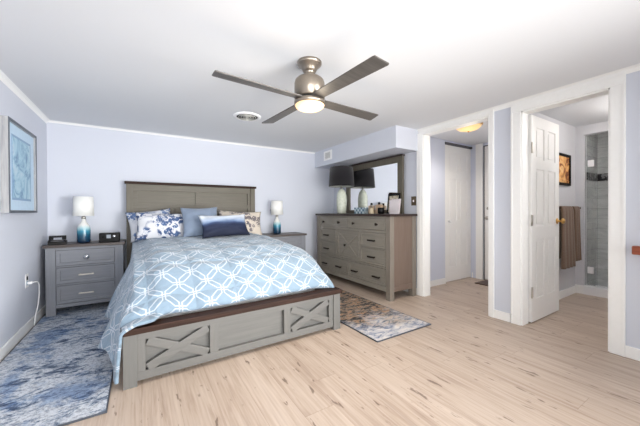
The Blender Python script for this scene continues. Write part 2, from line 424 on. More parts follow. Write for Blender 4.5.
def tag(o, label, cat, group=None, kind=None):
    o['label'] = label
    if cat: o['category'] = cat
    if group: o['group'] = group
    if kind: o['kind'] = kind
    return o
def thing(name, label, cat, loc=(0, 0, 0), rz=0, group=None):
    o = bpy.data.objects.new(name, None); COL.objects.link(o); o.location = loc; o.rotation_euler = (0, 0, rz)
    o.empty_display_size = .1
    return tag(o, label, cat, group)
def struct(o, label=None):
    o['kind'] = 'structure'
    if label: o['label'] = label
    return o
def copy_tree(o, parent=None):
    c = o.copy(); COL.objects.link(c); c.parent = parent
    for ch in o.children: copy_tree(ch, c)
    return c

# ------------------------------------------------------------------ structure
H = 2.15; XL, XR, YB, YR = -.895, 3.08, 4.43, -2.0
HX, BX = 4.62, 4.92          # hall end wall, bath end wall
YH, YBW = 2.68, 1.447        # hall far wall, bath far wall
struct(MB().box(-1.0, 6.0, YR-.1, YB+.1, -.08, 0).build('floor', 'floor'), 'light oak plank floor running through all rooms')
c = MB(); c.box(-1.0, XR+.055, YR-.1, YB+.1, H, H+.25)
struct(c.build('ceiling', 'ceiling'), 'smooth off-white bedroom ceiling')
struct(MB().box(XR+.055, HX+.1, 1.50, YH+.15, 2.165, 2.40).build('ceiling_hall', 'ceiling'))
struct(MB().box(XR+.055, 5.9, -.9, 1.50, 2.20, 2.40).build('ceiling_bath', 'ceiling'))
struct(MB().box(-1.0, XL, YR-.1, YB+.1, 0, H).build('wall_left', 'wall'), 'pale blue wall with the framed print')
struct(MB().box(XL, 3.3, YB, YB+.1, 0, H).build('wall_back', 'wall'), 'pale blue wall behind the headboard')
wr = MB(); T = XR+.11
wr.box(XR, T, YR, .70, 0, H); wr.box(XR, T, .70, 1.305, 2.035, H); wr.box(XR, T, 1.305, 1.585, 0, H)
wr.box(XR, T, 1.585, 2.425, 2.08, H); wr.box(XR, T, 2.425, YB, 0, H)
struct(wr.build('wall_right', 'wall'), 'pale blue wall with two openings and the dresser')
wf = MB(); wf.box(XL, -.6, YR-.1, YR, 0, H); wf.box(2.8, XR, YR-.1, YR, 0, H); wf.box(-.6, 2.8, YR-.1, YR, 0, .12); wf.box(-.6, 2.8, YR-.1, YR, 2.12, H)
struct(wf.build('wall_rear', 'wall'))
wfr = MB(); 
for x in (-.6, .53, 1.66, 2.75): wfr.box(x, x+.05, YR-.08, YR-.03, .12, 2.12)
wfr.box(-.6, 2.8, YR-.08, YR-.03, .12, .17); wfr.box(-.6, 2.8, YR-.08, YR-.03, 2.07, 2.12)
struct(wfr.build('window_1', 'trim'))  # unseen window, made nearly wall-wide to let in more soft sun
# hall
wh = MB(); wh.box(T, 3.90, YH, YH+.08, 0, 2.165); wh.box(4.61, HX+.1, YH, YH+.08, 0, 2.165); wh.box(3.90, 4.61, YH, YH+.08, 2.135, 2.165)
struct(wh.build('wall_hall_back', 'wall_hall'))
we = MB(); we.box(HX, HX+.08, 2.50, YH, 0, 2.165); we.box(HX, HX+.08, 1.56, 1.62, 0, 2.165); we.box(HX, HX+.08, 1.62, 2.50, 2.13, 2.165)
struct(we.build('wall_hall_end', 'wall_hall'))
struct(MB().box(T, HX+.08, 1.505, 1.56, 0, 2.165).build('wall_hall_near', 'wall_hall'))
# bath
struct(MB().box(T, BX, YBW, 1.503, 0, 2.20).build('wall_bath_back', 'wall_bath'))
wb = MB(); wb.box(BX, BX+.10, 1.359, 1.503, 0, 2.20); wb.box(BX, BX+.10, .55, 1.359, 2.08, 2.20); wb.box(BX, BX+.10, -.9, .55, 0, 2.20)
struct(wb.build('wall_bath_end', 'wall_bath'))
struct(MB().box(T, BX, -.9, -.8, 0, 2.20).build('wall_bath_near', 'wall_bath'))
ws = MB(); ws.box(BX+.10, 5.5, 1.359, 1.44, 0, 2.20); ws.box(5.42, 5.5, .45, 1.359, 0, 2.20); ws.box(BX+.10, 5.5, .45, .55, 0, 2.20)
struct(ws.build('wall_shower', 'tile'), 'grey tiled shower wall')
bd = MB(); bd.box(5.412, 5.42, .55, 1.351, 1.50, 1.60); bd.box(5.02, 5.42, 1.351, 1.359, 1.50, 1.60)
struct(bd.build('trim_6', 'band'), 'dark mosaic band across the shower tile')
# trims: crown mouldings
cr = MB()
cr.prism([(0, 0), (.035, 0), (.012, -.012), (0, -.04)], 0, YB-YR, rot=Matrix(((1, 0, 0, XL), (0, 0, 1, YR), (0, 1, 0, H), (0, 0, 0, 1))))
cr.prism([(0, 0), (-.035, 0), (-.012, -.012), (0, -.04)], YR, 2.50, rot=Matrix(((1, 0, 0, XR), (0, 0, 1, 0), (0, 1, 0, H), (0, 0, 0, 1))))
cr.prism([(0, 0), (-.02, 0), (0, -.022)], XL, 2.69, rot=Matrix(((0, 0, 1, 0), (1, 0, 0, YB), (0, 1, 0, H), (0, 0, 0, 1))))
struct(cr.build('trim_1', 'trim'), 'thin crown moulding around the ceiling')
# soffit above dresser
so = MB(); so.box(2.665, XR, 2.50, YB, 1.878, H)
struct(so.build('wall_soffit', 'wall'), 'pale blue boxed soffit above the dresser')
# baseboards
bb = MB(); bb.box(XL, XL+.014, YR, YB, 0, .085, .003); struct(bb.build('baseboard_left', 'trim'))
bb = MB(); bb.box(XL, XR, YB-.014, YB, 0, .085, .003); struct(bb.build('baseboard_back', 'trim'))
bb = MB(); bb.box(XR-.014, XR, YR, .623, 0, .085, .003); bb.box(XR-.014, XR, 1.40, 1.552, 0, .085, .003); bb.box(XR-.014, XR, 2.52, YB, 0, .085, .003)
struct(bb.build('baseboard_right', 'trim'))
bb = MB(); bb.box(T, 3.90, YH-.014, YH, 0, .085, .003); bb.box(4.61, HX, YH-.014, YH, 0, .085, .003)
bb.box(T, BX, YBW-.014, YBW, 0, .095, .003); bb.box(BX-.014, BX, .55, YBW, 0, .11, .003)
struct(bb.build('baseboard_inner', 'trim'))
# casings
def casing(name, y0, y1, zt, wd, label, top=True):
    m = MB()
    m.box(XR-.018, XR, y0-wd, y0, 0, zt, .004); m.box(XR-.018, XR, y1, y1+wd, 0, zt, .004)
    m.box(XR-.022, XR-.0165, y0-wd+.001, y0-wd+.018, 0, zt, .003); m.box(XR-.022, XR-.0165, y1+wd-.018, y1+wd-.001, 0, zt, .003)
    ztop = min(zt+wd, H-.002)
    m.box(XR-.018, XR, y0-wd, y1+wd, zt, ztop, .004)
    m.box(XR-.022, XR-.0165, y0-wd+.001, y1+wd-.001, ztop-.018, ztop-.001, .003)
    m.box(XR-.002, T+.004, y0, y0+.012, 0, zt); m.box(XR-.002, T+.004, y1-.012, y1, 0, zt); m.box(XR-.002, T+.004, y0, y1, zt-.012, zt)
    struct(m.build(name, 'trim'), label)
casing('trim_2', .695, 1.307, 2.04, .085, 'white casing of the bathroom doorway')
casing('trim_3', 1.602, 2.42, 2.08, .05, 'white casing of the wide hall opening')
m = MB(); m.box(XR-.019, XR-.001, 2.471, 2.515, 0, H-.05, .003); m.box(HX-.02, HX, 2.50, 2.61, 0, 2.165, .004); m.box(HX-.02, HX, 1.575, 1.62, 0, 2.165, .004)
struct(m.build('trim_4', 'trim'), 'white casing beside the entry door')
# shower curb
m = MB(); m.box(BX-.02, BX+.10, .55, 1.359, .0, .11, .006); m.box(BX+.10, 5.42, .55, 1.359, 0, .045)
struct(m.build('trim_5', 'white_pl'), 'white shower curb and pan')

# ------------------------------------------------------------------ doors
def panel_door(name, wdt, hgt, th, both=True):
    """six raised panels; local x 0..w, y 0..th (front face at y=0), z 0..h; returns mesh object"""
    m = MB(); m.box(.0008, wdt-.0008, .0085, th-.0085, .0008, hgt-.0008)
    st = .11*wdt/.75; mid = .09*wdt/.75
    zs = [(.22, .80), (.93, hgt-.52), (hgt-.42, hgt-.11)]
    fr = []
    zr = [0, .22, .80, .93, hgt-.52, hgt-.42, hgt-.11, hgt]
    for y0, y1 in ((0, .009), (th-.009, th)):
        m.box(0, st, y0, y1, 0, hgt); m.box(wdt-st, wdt, y0, y1, 0, hgt); m.box(wdt/2-mid/2, wdt/2+mid/2, y0, y1, 0, hgt)
        for a in range(0, 8, 2):
            m.box(st, wdt/2-mid/2, y0, y1, zr[a], zr[a+1]); m.box(wdt/2+mid/2, wdt-st, y0, y1, zr[a], zr[a+1])
        for z0, z1 in zs:
            for x0, x1 in ((st, wdt/2-mid/2), (wdt/2+mid/2, wdt-st)):
                yy = (y0+.002, y1-.001) if y0 == 0 else (y0+.001, y1-.002)
                m.box(x0+.025, x1-.025, yy[0], yy[1], z0+.025, z1-.025, .003)
    return m.build(name, 'door')
def xf(o, loc, rz): o.location = loc; o.rotation_euler = (0, 0, rz)
# closet door in hall
d1 = panel_door('door_1', .70, 2.09, .035); struct(d1, 'white six-panel closet door in the hall'); xf(d1, (3.905, YH+.012, .012), 0)
k = MB().lathe([(.001, 0), (.012, 0), (.008, .02), (.018, .03), (.016, .042), (.001, .046)], rot=Matrix.Rotation(PI/2, 4, 'X')).build('door_knob', 'white_pl', d1, (.10, 0, .92))
tr = MB().box(3.90, 4.61, YH-.012, YH+.06, 2.105, 2.135).build('trim_7', 'darkgap'); struct(tr, 'dark sliding track over the closet door')
# entry door (faces -x)
d2 = panel_door('door_2', .86, 2.10, .04); struct(d2, 'white entry door at the end of the hall'); xf(d2, (HX+.015, 2.492, .012), -PI/2)
for z, r in ((.97, .026), (1.12, .022)):
    kb = MB().lathe([(.001, 0), (r, 0), (r, .008), (.012, .012), (.010, .035), (r, .045), (r*.9, .062), (.001, .066)] if z < 1 else [(.001, 0), (r, 0), (r, .015), (.001, .018)], rot=Matrix.Rotation(PI/2, 4, 'X')).build('door_knob' if z < 1 else 'deadbolt', 'nickel', d2, (.065, 0, z))
m = MB(); m.box(HX+.008, HX+.03, 2.485, 2.498, 0, 2.12); m.box(HX+.008, HX+.03, 1.62, 2.498, 2.113, 2.125); struct(m.build('entry_gap_shade', 'darkgap'))  # dark strip painting the shade of the gap round the entry door
# bath door, open
d3 = panel_door('door_3', .65, 2.01, .035); struct(d3, 'white six-panel bathroom door standing open'); xf(d3, (3.206, 1.272, .012), 0)
kb = MB().lathe([(.001, 0), (.030, 0), (.030, .007), (.012, .012), (.010, .035), (.027, .045), (.029, .058), (.020, .068), (.001, .070)], rot=Matrix.Rotation(PI/2, 4, 'X')).build('door_knob', 'brass', d3, (.595, 0, .97))
for z in (.24, .94, 1.64):
    MB().box(-.008, .03, -.003, .002, z, z+.10, .001).lathe([(.006, z-.003), (.006, z+.103)], -.006, -.005, 10).build('hinge', 'nickel', d3)

# ------------------------------------------------------------------ rugs
def rug(name, x0, x1, y0, y1, mat, label, rz=0):
    cx, cy = (x0+x1)/2, (y0+y1)/2; a, b = (x1-x0)/2, (y1-y0)/2
    o = MB().box(-a, a, -b, b, .001, .010, .003).build(name, mat); o.location = (cx, cy, 0)
    tag(o, label, 'rug'); e = MB()
    for s in (-1, 1): e.box(s*a-.004, s*a+.004, -b-.004, b+.004, .001, .011, .002); e.box(-a, a, s*b-.004, s*b+.004, .001, .011, .002)
    e.build('bound_edge', 'frame_edge', o); return o
rug('area_rug', -.868, -.165, 1.955, 4.405, 'rug', 'large blue and grey abstract rug between left wall and bed')
rug('runner_rug', 1.675, 2.365, 1.78, 3.95, 'rug_warm', 'blue and rust abstract runner rug between bed and dresser')
o = MB().box(4.27, 4.585, 2.02, 2.44, 0, .012, .003).build('door_mat', 'mat'); tag(o, 'small dark brown door mat at the hall entry door', 'mat')

# ------------------------------------------------------------------ bed
BW = 1.67
bed = thing('bed', 'grey farmhouse panel bed with brown cap rails and crossed footboard', 'bed', (.716, 3.28, 0), math.radians(1.4))
hb, fb = 1.12, -1.115            # local y of headboard back / footboard front
hw = BW/2
cap = MB().box(-hw-.018, hw+.018, hb-.085, hb+.0, 1.455, 1.487, .004).build('headboard_cap', 'brown_x', bed)
for s in (-1, 1):
    MB().box(s*hw-(.07 if s > 0 else 0), s*hw+(0 if s > 0 else .07), hb-.07, hb-.005, 0, 1.455, .003).build('headboard_post', 'head_z', bed)
hp = MB()
a = hw-.07
hp.box(-a, a, hb-.035, hb-.015, .35, 1.455)
hp.box(-a, a, hb-.058, hb-.03, 1.375, 1.455, .002); hp.box(-a, a, hb-.058, hb-.03, 1.145, 1.20, .002); hp.box(-a, a, hb-.058, hb-.03, .60, .68, .002)
for x0, x1 in ((-a, -a+.045), (-.03, .03), (a-.045, a)): hp.box(x0, x1, hb-.058, hb-.03, 1.20, 1.375, .002)
for x0, x1 in ((-a, -a+.045), (-.29, -.24), (.24, .29), (a-.045, a)): hp.box(x0, x1, hb-.058, hb-.03, .68, 1.145, .002)
hp.build('headboard_panel', 'head_x', bed)
for s in (-1, 1):
    MB().box(s*(hw-.03)-.014, s*(hw-.03)+.014, fb+.06, hb-.06, .10, .33, .003).build('side_rail', 'foot_x', bed)
fw = BW/2+.005
MB().box(-fw-.012, fw+.012, fb-.018, fb+.092, .333, .372, .005).build('footboard_cap', 'brown_x', bed)
for s in (-1, 1):
    MB().box(s*fw-(.075 if s > 0 else 0), s*fw+(0 if s > 0 else .075), fb-.004, fb+.075, 0, .333, .003).build('footboard_post', 'foot_z', bed)
fp = MB(); a = fw-.075
fp.box(-a, a, fb+.040, fb+.06, .03, .333)
fp.box(-a, a, fb+.006, fb+.034, .285, .333, .002); fp.box(-a, a, fb+.006, fb+.034, .03, .085, .002)
fp.build('footboard_panel', 'foot_x', bed)
for x0, x1 in ((-a, -a+.045), (-.325, -.265), (.265, .325), (a-.045, a)):
    MB().box(x0, x1, fb+.008, fb+.034, .085, .285, .002).build('footboard_stile', 'foot_z', bed)
for x0, x1 in ((-a+.045, -.325), (.325, a-.045)):
    b = MB(); b.beam((x0+.012, fb+.016, .098), (x1-.012, fb+.016, .272), .056, .024, (0, -1, 0), .004)
    b.beam((x0+.012, fb+.0175, .272), (x1-.012, fb+.0175, .098), .056, .022, (0, -1, 0), .004); b.build('crossed_brace', 'foot_x', bed)

def bedloc(x, y, z): return bed.matrix_basis @ Vector((x, y, z))
ma = MB().box(-.75, .75, -.86, 1.03, .26, .50, .09, seg=4).build('mattress', 'mattress'); ma.location = bed.location; ma.rotation_euler = bed.rotation_euler
tag(ma, 'thick white mattress under the blue trellis comforter', 'mattress')

# comforter
def ss(e0, e1, x):
    t = max(0, min(1, (x-e0)/(e1-e0))); return t*t*(3-2*t)
def make_comforter():
    bm = bmesh.new(); uvl = bm.loops.layers.uv.new('UVMap')
    HWD = .775; hang = .60
    # the left foot corner lies over the end of the footboard cap
    y_head = .98; y_foot = -1.05
    # profile along the bed, by arc length from the foot fold
    pts = [(y_foot+.07, .382), (y_foot+.03, .382), (y_foot, .396)]
    t = 0
    while y_foot+t < y_head:
        t += .01; pts.append((y_foot+t, .41+.38*(1-math.exp(-t/.26))))
    arc = [0]
    for p, q in zip(pts, pts[1:]): arc.append(arc[-1]+math.hypot(q[0]-p[0], q[1]-p[1]))
    def prof(s_):
        k = 0
        while k < len(arc)-2 and arc[k+1] < s_: k += 1
        f = (s_-arc[k])/(arc[k+1]-arc[k]); p, q = pts[k], pts[k+1]
        return p[0]+(q[0]-p[0])*f, p[1]+(q[1]-p[1])*f
    na, nb = 160, 140; A1 = HWD+hang; S1 = arc[-1]; S0 = arc[2]
    grid = []; uvs = {}
    for j in range(nb+1):
        sb = S1*j/nb; y0, zt = prof(sb); row = []
        tuck = max(0, 1-sb/S0)
        zt_side = max(zt, .40)
        for i in range(na+1):
            a = -A1+2*A1*i/na; ha = max(0, abs(a)-HWD); sg = -1 if a < 0 else 1
            near = 1-ss(0, .35, sb-S0)
            hem = .17-.11*near+.02*math.sin(sb*8)
            side = ss(0, .10, ha)
            z0 = zt*(1-side)+zt_side*side
            ed = ss(HWD-.28, HWD, min(abs(a), HWD))
            z0 -= .055*ed*ed*(1-near*.7)
            z = z0-(z0-hem)*(ha/hang)**1.12 if ha > 0 else z0
            wl = ss(HWD-.19, HWD-.10, -a)
            if tuck > 0 and wl > 0: z += wl*max(0, .425-zt)*(1-side)
            fl = .19*ha+.15*max(0, ha-.1)*(1-near)+near*(.080*ss(0, .07, ha)-.15*ha) if ha > 0 else 0
            if sg > 0: fl *= .62
            fl *= 1-.65*ss(1.1, 1.75, sb)
            fold = (math.sin(sb*13+1.1*math.sin(sb*4)+(0 if sg < 0 else 2))*.026+math.sin(sb*29)*.008)*ss(.08, .5, ha)*(1-.6*near)*(1-.7*ss(1.1, 1.75, sb))
            x = sg*(min(abs(a), HWD)+fl+fold)
            y = y0-side*(.01+.05*tuck)*(1-wl)-wl*tuck*.165-wl*near*.01
            flat = 1-ss(0, .1, ha)
            z += .019*abs(math.sin(PI*(a+.15)/.30))*abs(math.sin(PI*sb/.30))*flat*(1-tuck)
            z += .007*math.sin(a*7+sb*3)*math.sin(sb*6-a*2)*flat*(1-tuck)
            v = bm.verts.new((x, y, max(z, .03))); uvs[v] = (a, sb); row.append(v)
        grid.append(row)
    for j in range(nb):
        for i in range(na):
            f = bm.faces.new((grid[j][i], grid[j][i+1], grid[j+1][i+1], grid[j+1][i])); f.smooth = True
            for l in f.loops: l[uvl].uv = uvs[l.vert]
    bmesh.ops.smooth_vert(bm, verts=bm.verts[:], factor=.5, use_axis_x=True, use_axis_y=True, use_axis_z=True)
    bmesh.ops.smooth_vert(bm, verts=bm.verts[:], factor=.5, use_axis_x=True, use_axis_y=True, use_axis_z=True)
    me = bpy.data.meshes.new('comforter'); bm.to_mesh(me); bm.free(); me.materials.append(MAT['comforter'])
    o = bpy.data.objects.new('comforter', me); COL.objects.link(o)
    md = o.modifiers.new('thick', 'SOLIDIFY'); md.thickness = .018; md.offset = -1
    o.location = bed.location; o.rotation_euler = bed.rotation_euler
    return tag(o, 'pale blue quilted comforter with white trellis pattern draped over the bed', 'comforter')
make_comforter()

# pillows: local x width, local y height, local z thickness
def pillow(name, wdt, hgt, th, mat, loc, lean, rz, label, tilt=0, cat='pillow', ear=.09, sag=0, group=None):
    bm = bmesh.new(); n = 28
    def P(u, v, s):
        p = .5*(1-abs(u)**3.0)**.75*(1-abs(v)**3.0)**.75 if abs(u) < 1 and abs(v) < 1 else 0
        px = u*wdt/2*(1-ear*(1-v*v)); py = v*hgt/2*(1-ear*(1-u*u)) - sag*(1-u*u)*(v+1)/2
        wr = .004*math.sin(u*9+v*5)+.004*math.sin(v*11-u*4)
        return (px, py, s*(p*th+(wr if p > .03 else 0))+0)
    for s in (1, -1):
        g = [[bm.verts.new(P(-1+2*i/n, -1+2*j/n, s)) for i in range(n+1)] for j in range(n+1)]
        for j in range(n):
            for i in range(n):
                q = (g[j][i], g[j][i+1], g[j+1][i+1], g[j+1][i]); f = bm.faces.new(q if s > 0 else q[::-1]); f.smooth = True
    bmesh.ops.remove_doubles(bm, verts=bm.verts, dist=.0008)
    me = bpy.data.meshes.new(name); bm.to_mesh(me); bm.free(); me.materials.append(MAT[mat])
    o = bpy.data.objects.new(name, me); COL.objects.link(o)
    o.matrix_world = Matrix.Translation(Vector(loc)) @ Matrix.Rotation(rz, 4, 'Z') @ Matrix.Rotation(PI/2-lean, 4, 'X') @ Matrix.Rotation(tilt, 4, 'Z')
    return tag(o, label, cat, group)
pillow('pillow', .50, .38, .15, 'floral_blue2', (.12, 4.15, .945), .36, .10, 'white blue-flowered pillow peeking out at the far left by headboard', .12)
pillow('pillow', .62, .35, .18, 'floral_blue', (.255, 3.96, .928), .42, .03, 'white pillow with large navy flowers, front left of the bed', -.03)
pillow('pillow', .62, .40, .16, 'floral_cream', (1.22, 4.09, .925), .40, -.06, 'cream pillow with dark flowers at right end of bed', -.05)
pillow('throw_pillow', .44, .40, .15, 'pillow_grey', (.640, 3.82, .975), .42, -.02, 'plain blue-grey square pillow leaning in the middle of the bed', .03)
pillow('lumbar_pillow', .59, .30, .14, 'ombre', (.880, 3.60, .930), .50, .10, 'oblong white-to-navy ombre lumbar pillow in front of the others', .02)

# ------------------------------------------------------------------ nightstands
def nightstand(loc, label):
    t = thing('nightstand', label, 'nightstand', loc, 0, 'bedside nightstands')
    W, D, Ht = .67, .37, .715      # origin front-left bottom corner... centred in x, y 0 = front
    h = W/2
    for sx in (-1, 1):
        for y0, y1 in ((0, .05), (D-.05, D)):
            MB().box(sx*h-(.08 if sx > 0 else 0), sx*h+(0 if sx > 0 else .08), y0, y1, 0, Ht, .003).build('leg', 'ns_z', t)
    b = MB(); b.box(-h+.01, h-.01, .034, D-.01, .09, Ht-.001)
    b.box(-h+.08, h-.08, .004, .03, Ht-.028, Ht, .001); b.box(-h+.08, h-.08, .004, .03, .075, .112, .002)
    for z in (.318, .510): b.box(-h+.08, h-.08, .006, .03, z-.008, z+.008)
    b.build('body', 'ns_x', t)
    for i, (z0, z1) in enumerate(((.118, .306), (.330, .498), (.522, .684))):
        dr = MB(); x0, x1 = -h+.084, h-.084
        dr.box(x0, x1, .0125, .033, z0, z1)
        fw_ = .032
        dr.box(x0, x1, 0, .014, z1-fw_, z1, .002); dr.box(x0, x1, 0, .014, z0, z0+fw_, .002)
        dr.box(x0, x0+fw_, .0004, .014, z0+.001, z1-.001, .002); dr.box(x1-fw_, x1, .0004, .014, z0+.001, z1-.001, .002)
        d = dr.build('drawer', 'ns_x', t); zc = (z0+z1)/2
        if i == 2:
            MB().lathe([(.001, 0), (.010, 0), (.009, .010), (.026, .018), (.025, .028), (.001, .034)], rot=Matrix.Rotation(PI/2, 4, 'X')).build('knob', 'chrome', d, (0, .008, zc))
        else:
            hd = MB(); hd.box(-.066, .066, -.030, -.020, zc-.007, zc+.007, .003)
            for s in (-1, 1): hd.box(s*.052-.006, s*.052+.006, -.022, .01, zc-.005, zc+.005)
            hd.build('handle', 'nickel', d)
    MB().box(-h-.015, h+.015, -.02, D, Ht, Ht+.03, .004).build('top', 'ns_top', t)
    return t
n1 = nightstand((-.498, 3.885, 0), 'grey three-drawer nightstand against the left wall, holding the clock')
n1.location.y = 4.07-.18
n2 = copy_tree(n1); n2.location = (1.915, 4.04, 0)
n2['label'] = 'grey nightstand on the dresser side, mostly hidden behind the bed'
# both stand against the back wall (front face near y = 3.9)
n1.location = (-.503, 4.04, .011)

def table_lamp(loc, label):
    t = thing('table_lamp', label, 'lamp', loc, 0, 'teal glazed bedside lamps')
    MB().lathe([(.045, 0), (.060, .004), (.062, .02), (.062, .13), (.060, .165), (.048, .20), (.030, .225), (.020, .245), (.018, .270)], 0, 0, 40).build('base', 'glaze', t)
    MB().lathe([(.018, .268), (.022, .27), (.022, .295), (.006, .30), (.006, .33)]).build('neck', 'nickel', t)
    s = MB().lathe([(.093, .302), (.096, .302), (.090, .520), (.087, .520), (.093, .302)], cap=False).build('lamp_shade', 'shade_white', t)
    m = MB().tube([(-.088, 0, .50), (.088, 0, .50)], .002); m.tube([(0, -.088, .50), (0, .088, .50)], .002); m.build('shade_spider', 'nickel', t)
    return t
l1 = table_lamp((-.543, 4.19, .757), 'white-shaded teal ombre lamp on the left nightstand beside the clock')
l2 = copy_tree(l1); l2.location = (1.845, 4.24, .746); l2['label'] = 'white-shaded teal ombre lamp on the right nightstand near the dresser'

# clock radio
t = thing('clock_radio', 'black clock radio with small display right of the left bedside lamp', 'clock', (-.300, 4.13, .757), -.04)
MB().box(-.095, .095, -.05, .05, 0, .105, .012, seg=3).build('case', 'black', t)
MB().box(-.025, .015, -.053, -.049, .045, .085, .001).build('display', 'display', t)
MB().lathe([(.001, 0), (.017, 0), (.016, .01), (.001, .011)], rot=Matrix.Rotation(PI/2, 4, 'X')).build('dial', 'chrome', t, (.048, -.048, .065))
MB().lathe([(.001, 0), (.012, 0), (.011, .007), (.001, .008)], rot=Matrix.Rotation(PI/2, 4, 'X')).build('dial', 'blackm', t, (-.058, -.048, .058))
# telephone with handset
t = thing('telephone', 'black telephone with raised handset at left end of nightstand', 'telephone', (-.755, 4.13, .757), .1)
MB().prism([(-.06, 0), (.06, 0), (.055, .035), (-.02, .05), (-.06, .03)], -.075, .075, .004, Matrix(((0, 0, 1, 0), (1, 0, 0, 0), (0, 1, 0, 0), (0, 0, 0, 1)))).build('base', 'black', t)
m = MB(); m.box(-.07, .07, -.02, .03, .072, .092, .007); m.box(-.07, -.035, -.02, .03, .050, .080, .006); m.box(.035, .07, -.02, .03, .050, .080, .006)
m.build('handset', 'blackm', t); MB().box(-.05, .05, -.055, -.03, .034, .044, .002).build('keypad', 'darkgap', t)

# ------------------------------------------------------------------ dresser (front faces -x)
DX, DYa, DYb, DH = 2.56, 2.50, 4.19, 1.03
dr = thing('dresser', 'long grey-brown farmhouse dresser with crossed center door against right wall', 'dresser', (DX, (DYa+DYb)/2, 0))
L = (DYb-DYa)/2; D = .47; off = (DYa+DYb)/2
for sy in (-1, 1):
    for x0, x1 in ((0, .07), (D-.07, D)):
        MB().box(x0, x1, sy*L-(.07 if sy > 0 else 0), sy*L+(0 if sy > 0 else .07), 0, DH, .003).build('leg', 'dr_z', dr)
MB().box(.038, D-.01, -L+.02, L-.02, .12, DH-.001).build('body', 'dr_y', dr)
ff = MB()
for z0, z1 in ((.150, .160), (.380, .400), (.820, .852), (1.006, DH)): ff.box(.007, .036, -L+.07, L-.07, z0, z1)
for y0, y1, z0, z1 in ((3.330, 3.350, .847, 1.006), (3.330, 3.350, .160, .380), (3.065, 3.085, .400, .820), (3.610, 3.630, .400, .820), (2.57, 3.065, .609, .621), (3.63, 4.12, .609, .621), (4.109, 4.12, .16, 1.0)):
    ff.box(.0075, .0355, y0-off, y1-off, z0, z1)
ff.build('face_frame', 'dr_y', dr)
for s in (-1, 1):
    sp = MB(); sp.box(.07, D-.07, s*L-(.02 if s > 0 else -.008), s*L+(-.008 if s > 0 else .02), .13, DH)
    sp.box(.07, D-.07, s*L-.012 if s > 0 else -L+.002, s*L-.002 if s > 0 else -L+.012, .105, .17, .002)
    sp.build('side_panel', 'dr_side', dr)
MB().box(-.02, D+.005, -L-.018, L+.018, DH, DH+.03, .004).build('top', 'brown_y', dr)
MB().box(.004, .03, -L+.07, L-.07, .10, .15, .002).build('apron', 'dr_y', dr)
off = (DYa+DYb)/2
def front(name, ya, yb, z0, z1, pulls, kind):
    ya -= off; yb -= off
    b = MB(); f_ = .026
    b.box(.0155, .036, ya, yb, z0, z1); b.box(.004, .018, ya, yb, z1-f_, z1, .002); b.box(.004, .018, ya, yb, z0, z0+f_, .002)
    b.box(.0045, .018, ya, ya+f_, z0+.001, z1-.001, .002); b.box(.0045, .018, yb-f_, yb, z0+.001, z1-.001, .002)
    o = b.build(name, 'dr_y', dr)
    for (py, pz) in pulls:
        py -= off
        if kind == 'knob':
            MB().lathe([(.001, 0), (.010, 0), (.008, .014), (.019, .022), (.018, .032), (.001, .036)], rot=Matrix.Translation((.012, py, pz)) @ Matrix.Rotation(-PI/2, 4, 'Y')).build('knob', 'bronze', o)
        else:
            h = MB(); h.box(-.022, -.010, py-.065, py+.065, pz-.010, pz+.010, .003)
            for s in (-1, 1): h.box(-.012, .012, py+s*.05-.006, py+s*.05+.006, pz-.006, pz+.006)
            h.build('handle', 'bronze', o)
    return o
zt0, zt1 = .858, 1.00
front('drawer', 3.355, 4.105, zt0, zt1, [(3.555, .928), (3.985, .928)], 'knob')
front('drawer', 2.580, 3.325, zt0, zt1, [(2.735, .928), (3.205, .928)], 'knob')
front('drawer', 3.635, 4.105, .625, .815, [(3.90, .715)], 'bar'); front('drawer', 3.635, 4.105, .405, .605, [(3.90, .50)], 'bar')
front('drawer', 2.580, 3.060, .625, .815, [(2.83, .715)], 'bar'); front('drawer', 2.580, 3.060, .405, .605, [(2.83, .50)], 'bar')
cd = front('door', 3.09, 3.605, .405, .815, [(3.40, .60)], 'knob')
x_ = MB(); x_.beam((.009, 3.115-off, .43), (.010, 3.58-off, .79), .035, .010, (-1, 0, 0)); x_.beam((.0085, 3.115-off, .79), (.009, 3.58-off, .43), .035, .010, (-1, 0, 0))
x_.build('crossed_brace', 'dr_y', cd)
front('drawer', 3.355, 4.105, .165, .375, [(3.565, .255), (3.95, .255)], 'bar'); front('drawer', 2.580, 3.325, .165, .375, [(2.74, .255), (3.18, .255)], 'bar')
TOP = DH+.03
# mirror on dresser
MX = 3.02; my0, my1, mz1 = 2.705, 3.955, 1.865
mi = thing('dresser_mirror', 'wide grey-framed mirror with dark cap standing on the dresser', 'mirror', (MX, (my0+my1)/2, TOP))
hl = (my1-my0)/2; hh = mz1-TOP
MB().box(0, .006, -hl+.06, hl-.06, .04, hh-.08).build('glass', 'mirror', mi)
f_ = MB(); f_.box(-.018, .02, -hl, -hl+.085, 0, hh-.02, .003); f_.box(-.018, .02, hl-.085, hl, 0, hh-.02, .003)
f_.box(-.018, .02, -hl+.085, hl-.085, hh-.10, hh-.02, .003); f_.box(-.018, .02, -hl+.085, hl-.085, 0, .055, .003)
f_.build('frame', 'head_z', mi)
MB().box(-.028, .024, -hl-.012, hl+.012, hh-.022, hh, .003).build('cap', 'brown_y', mi)
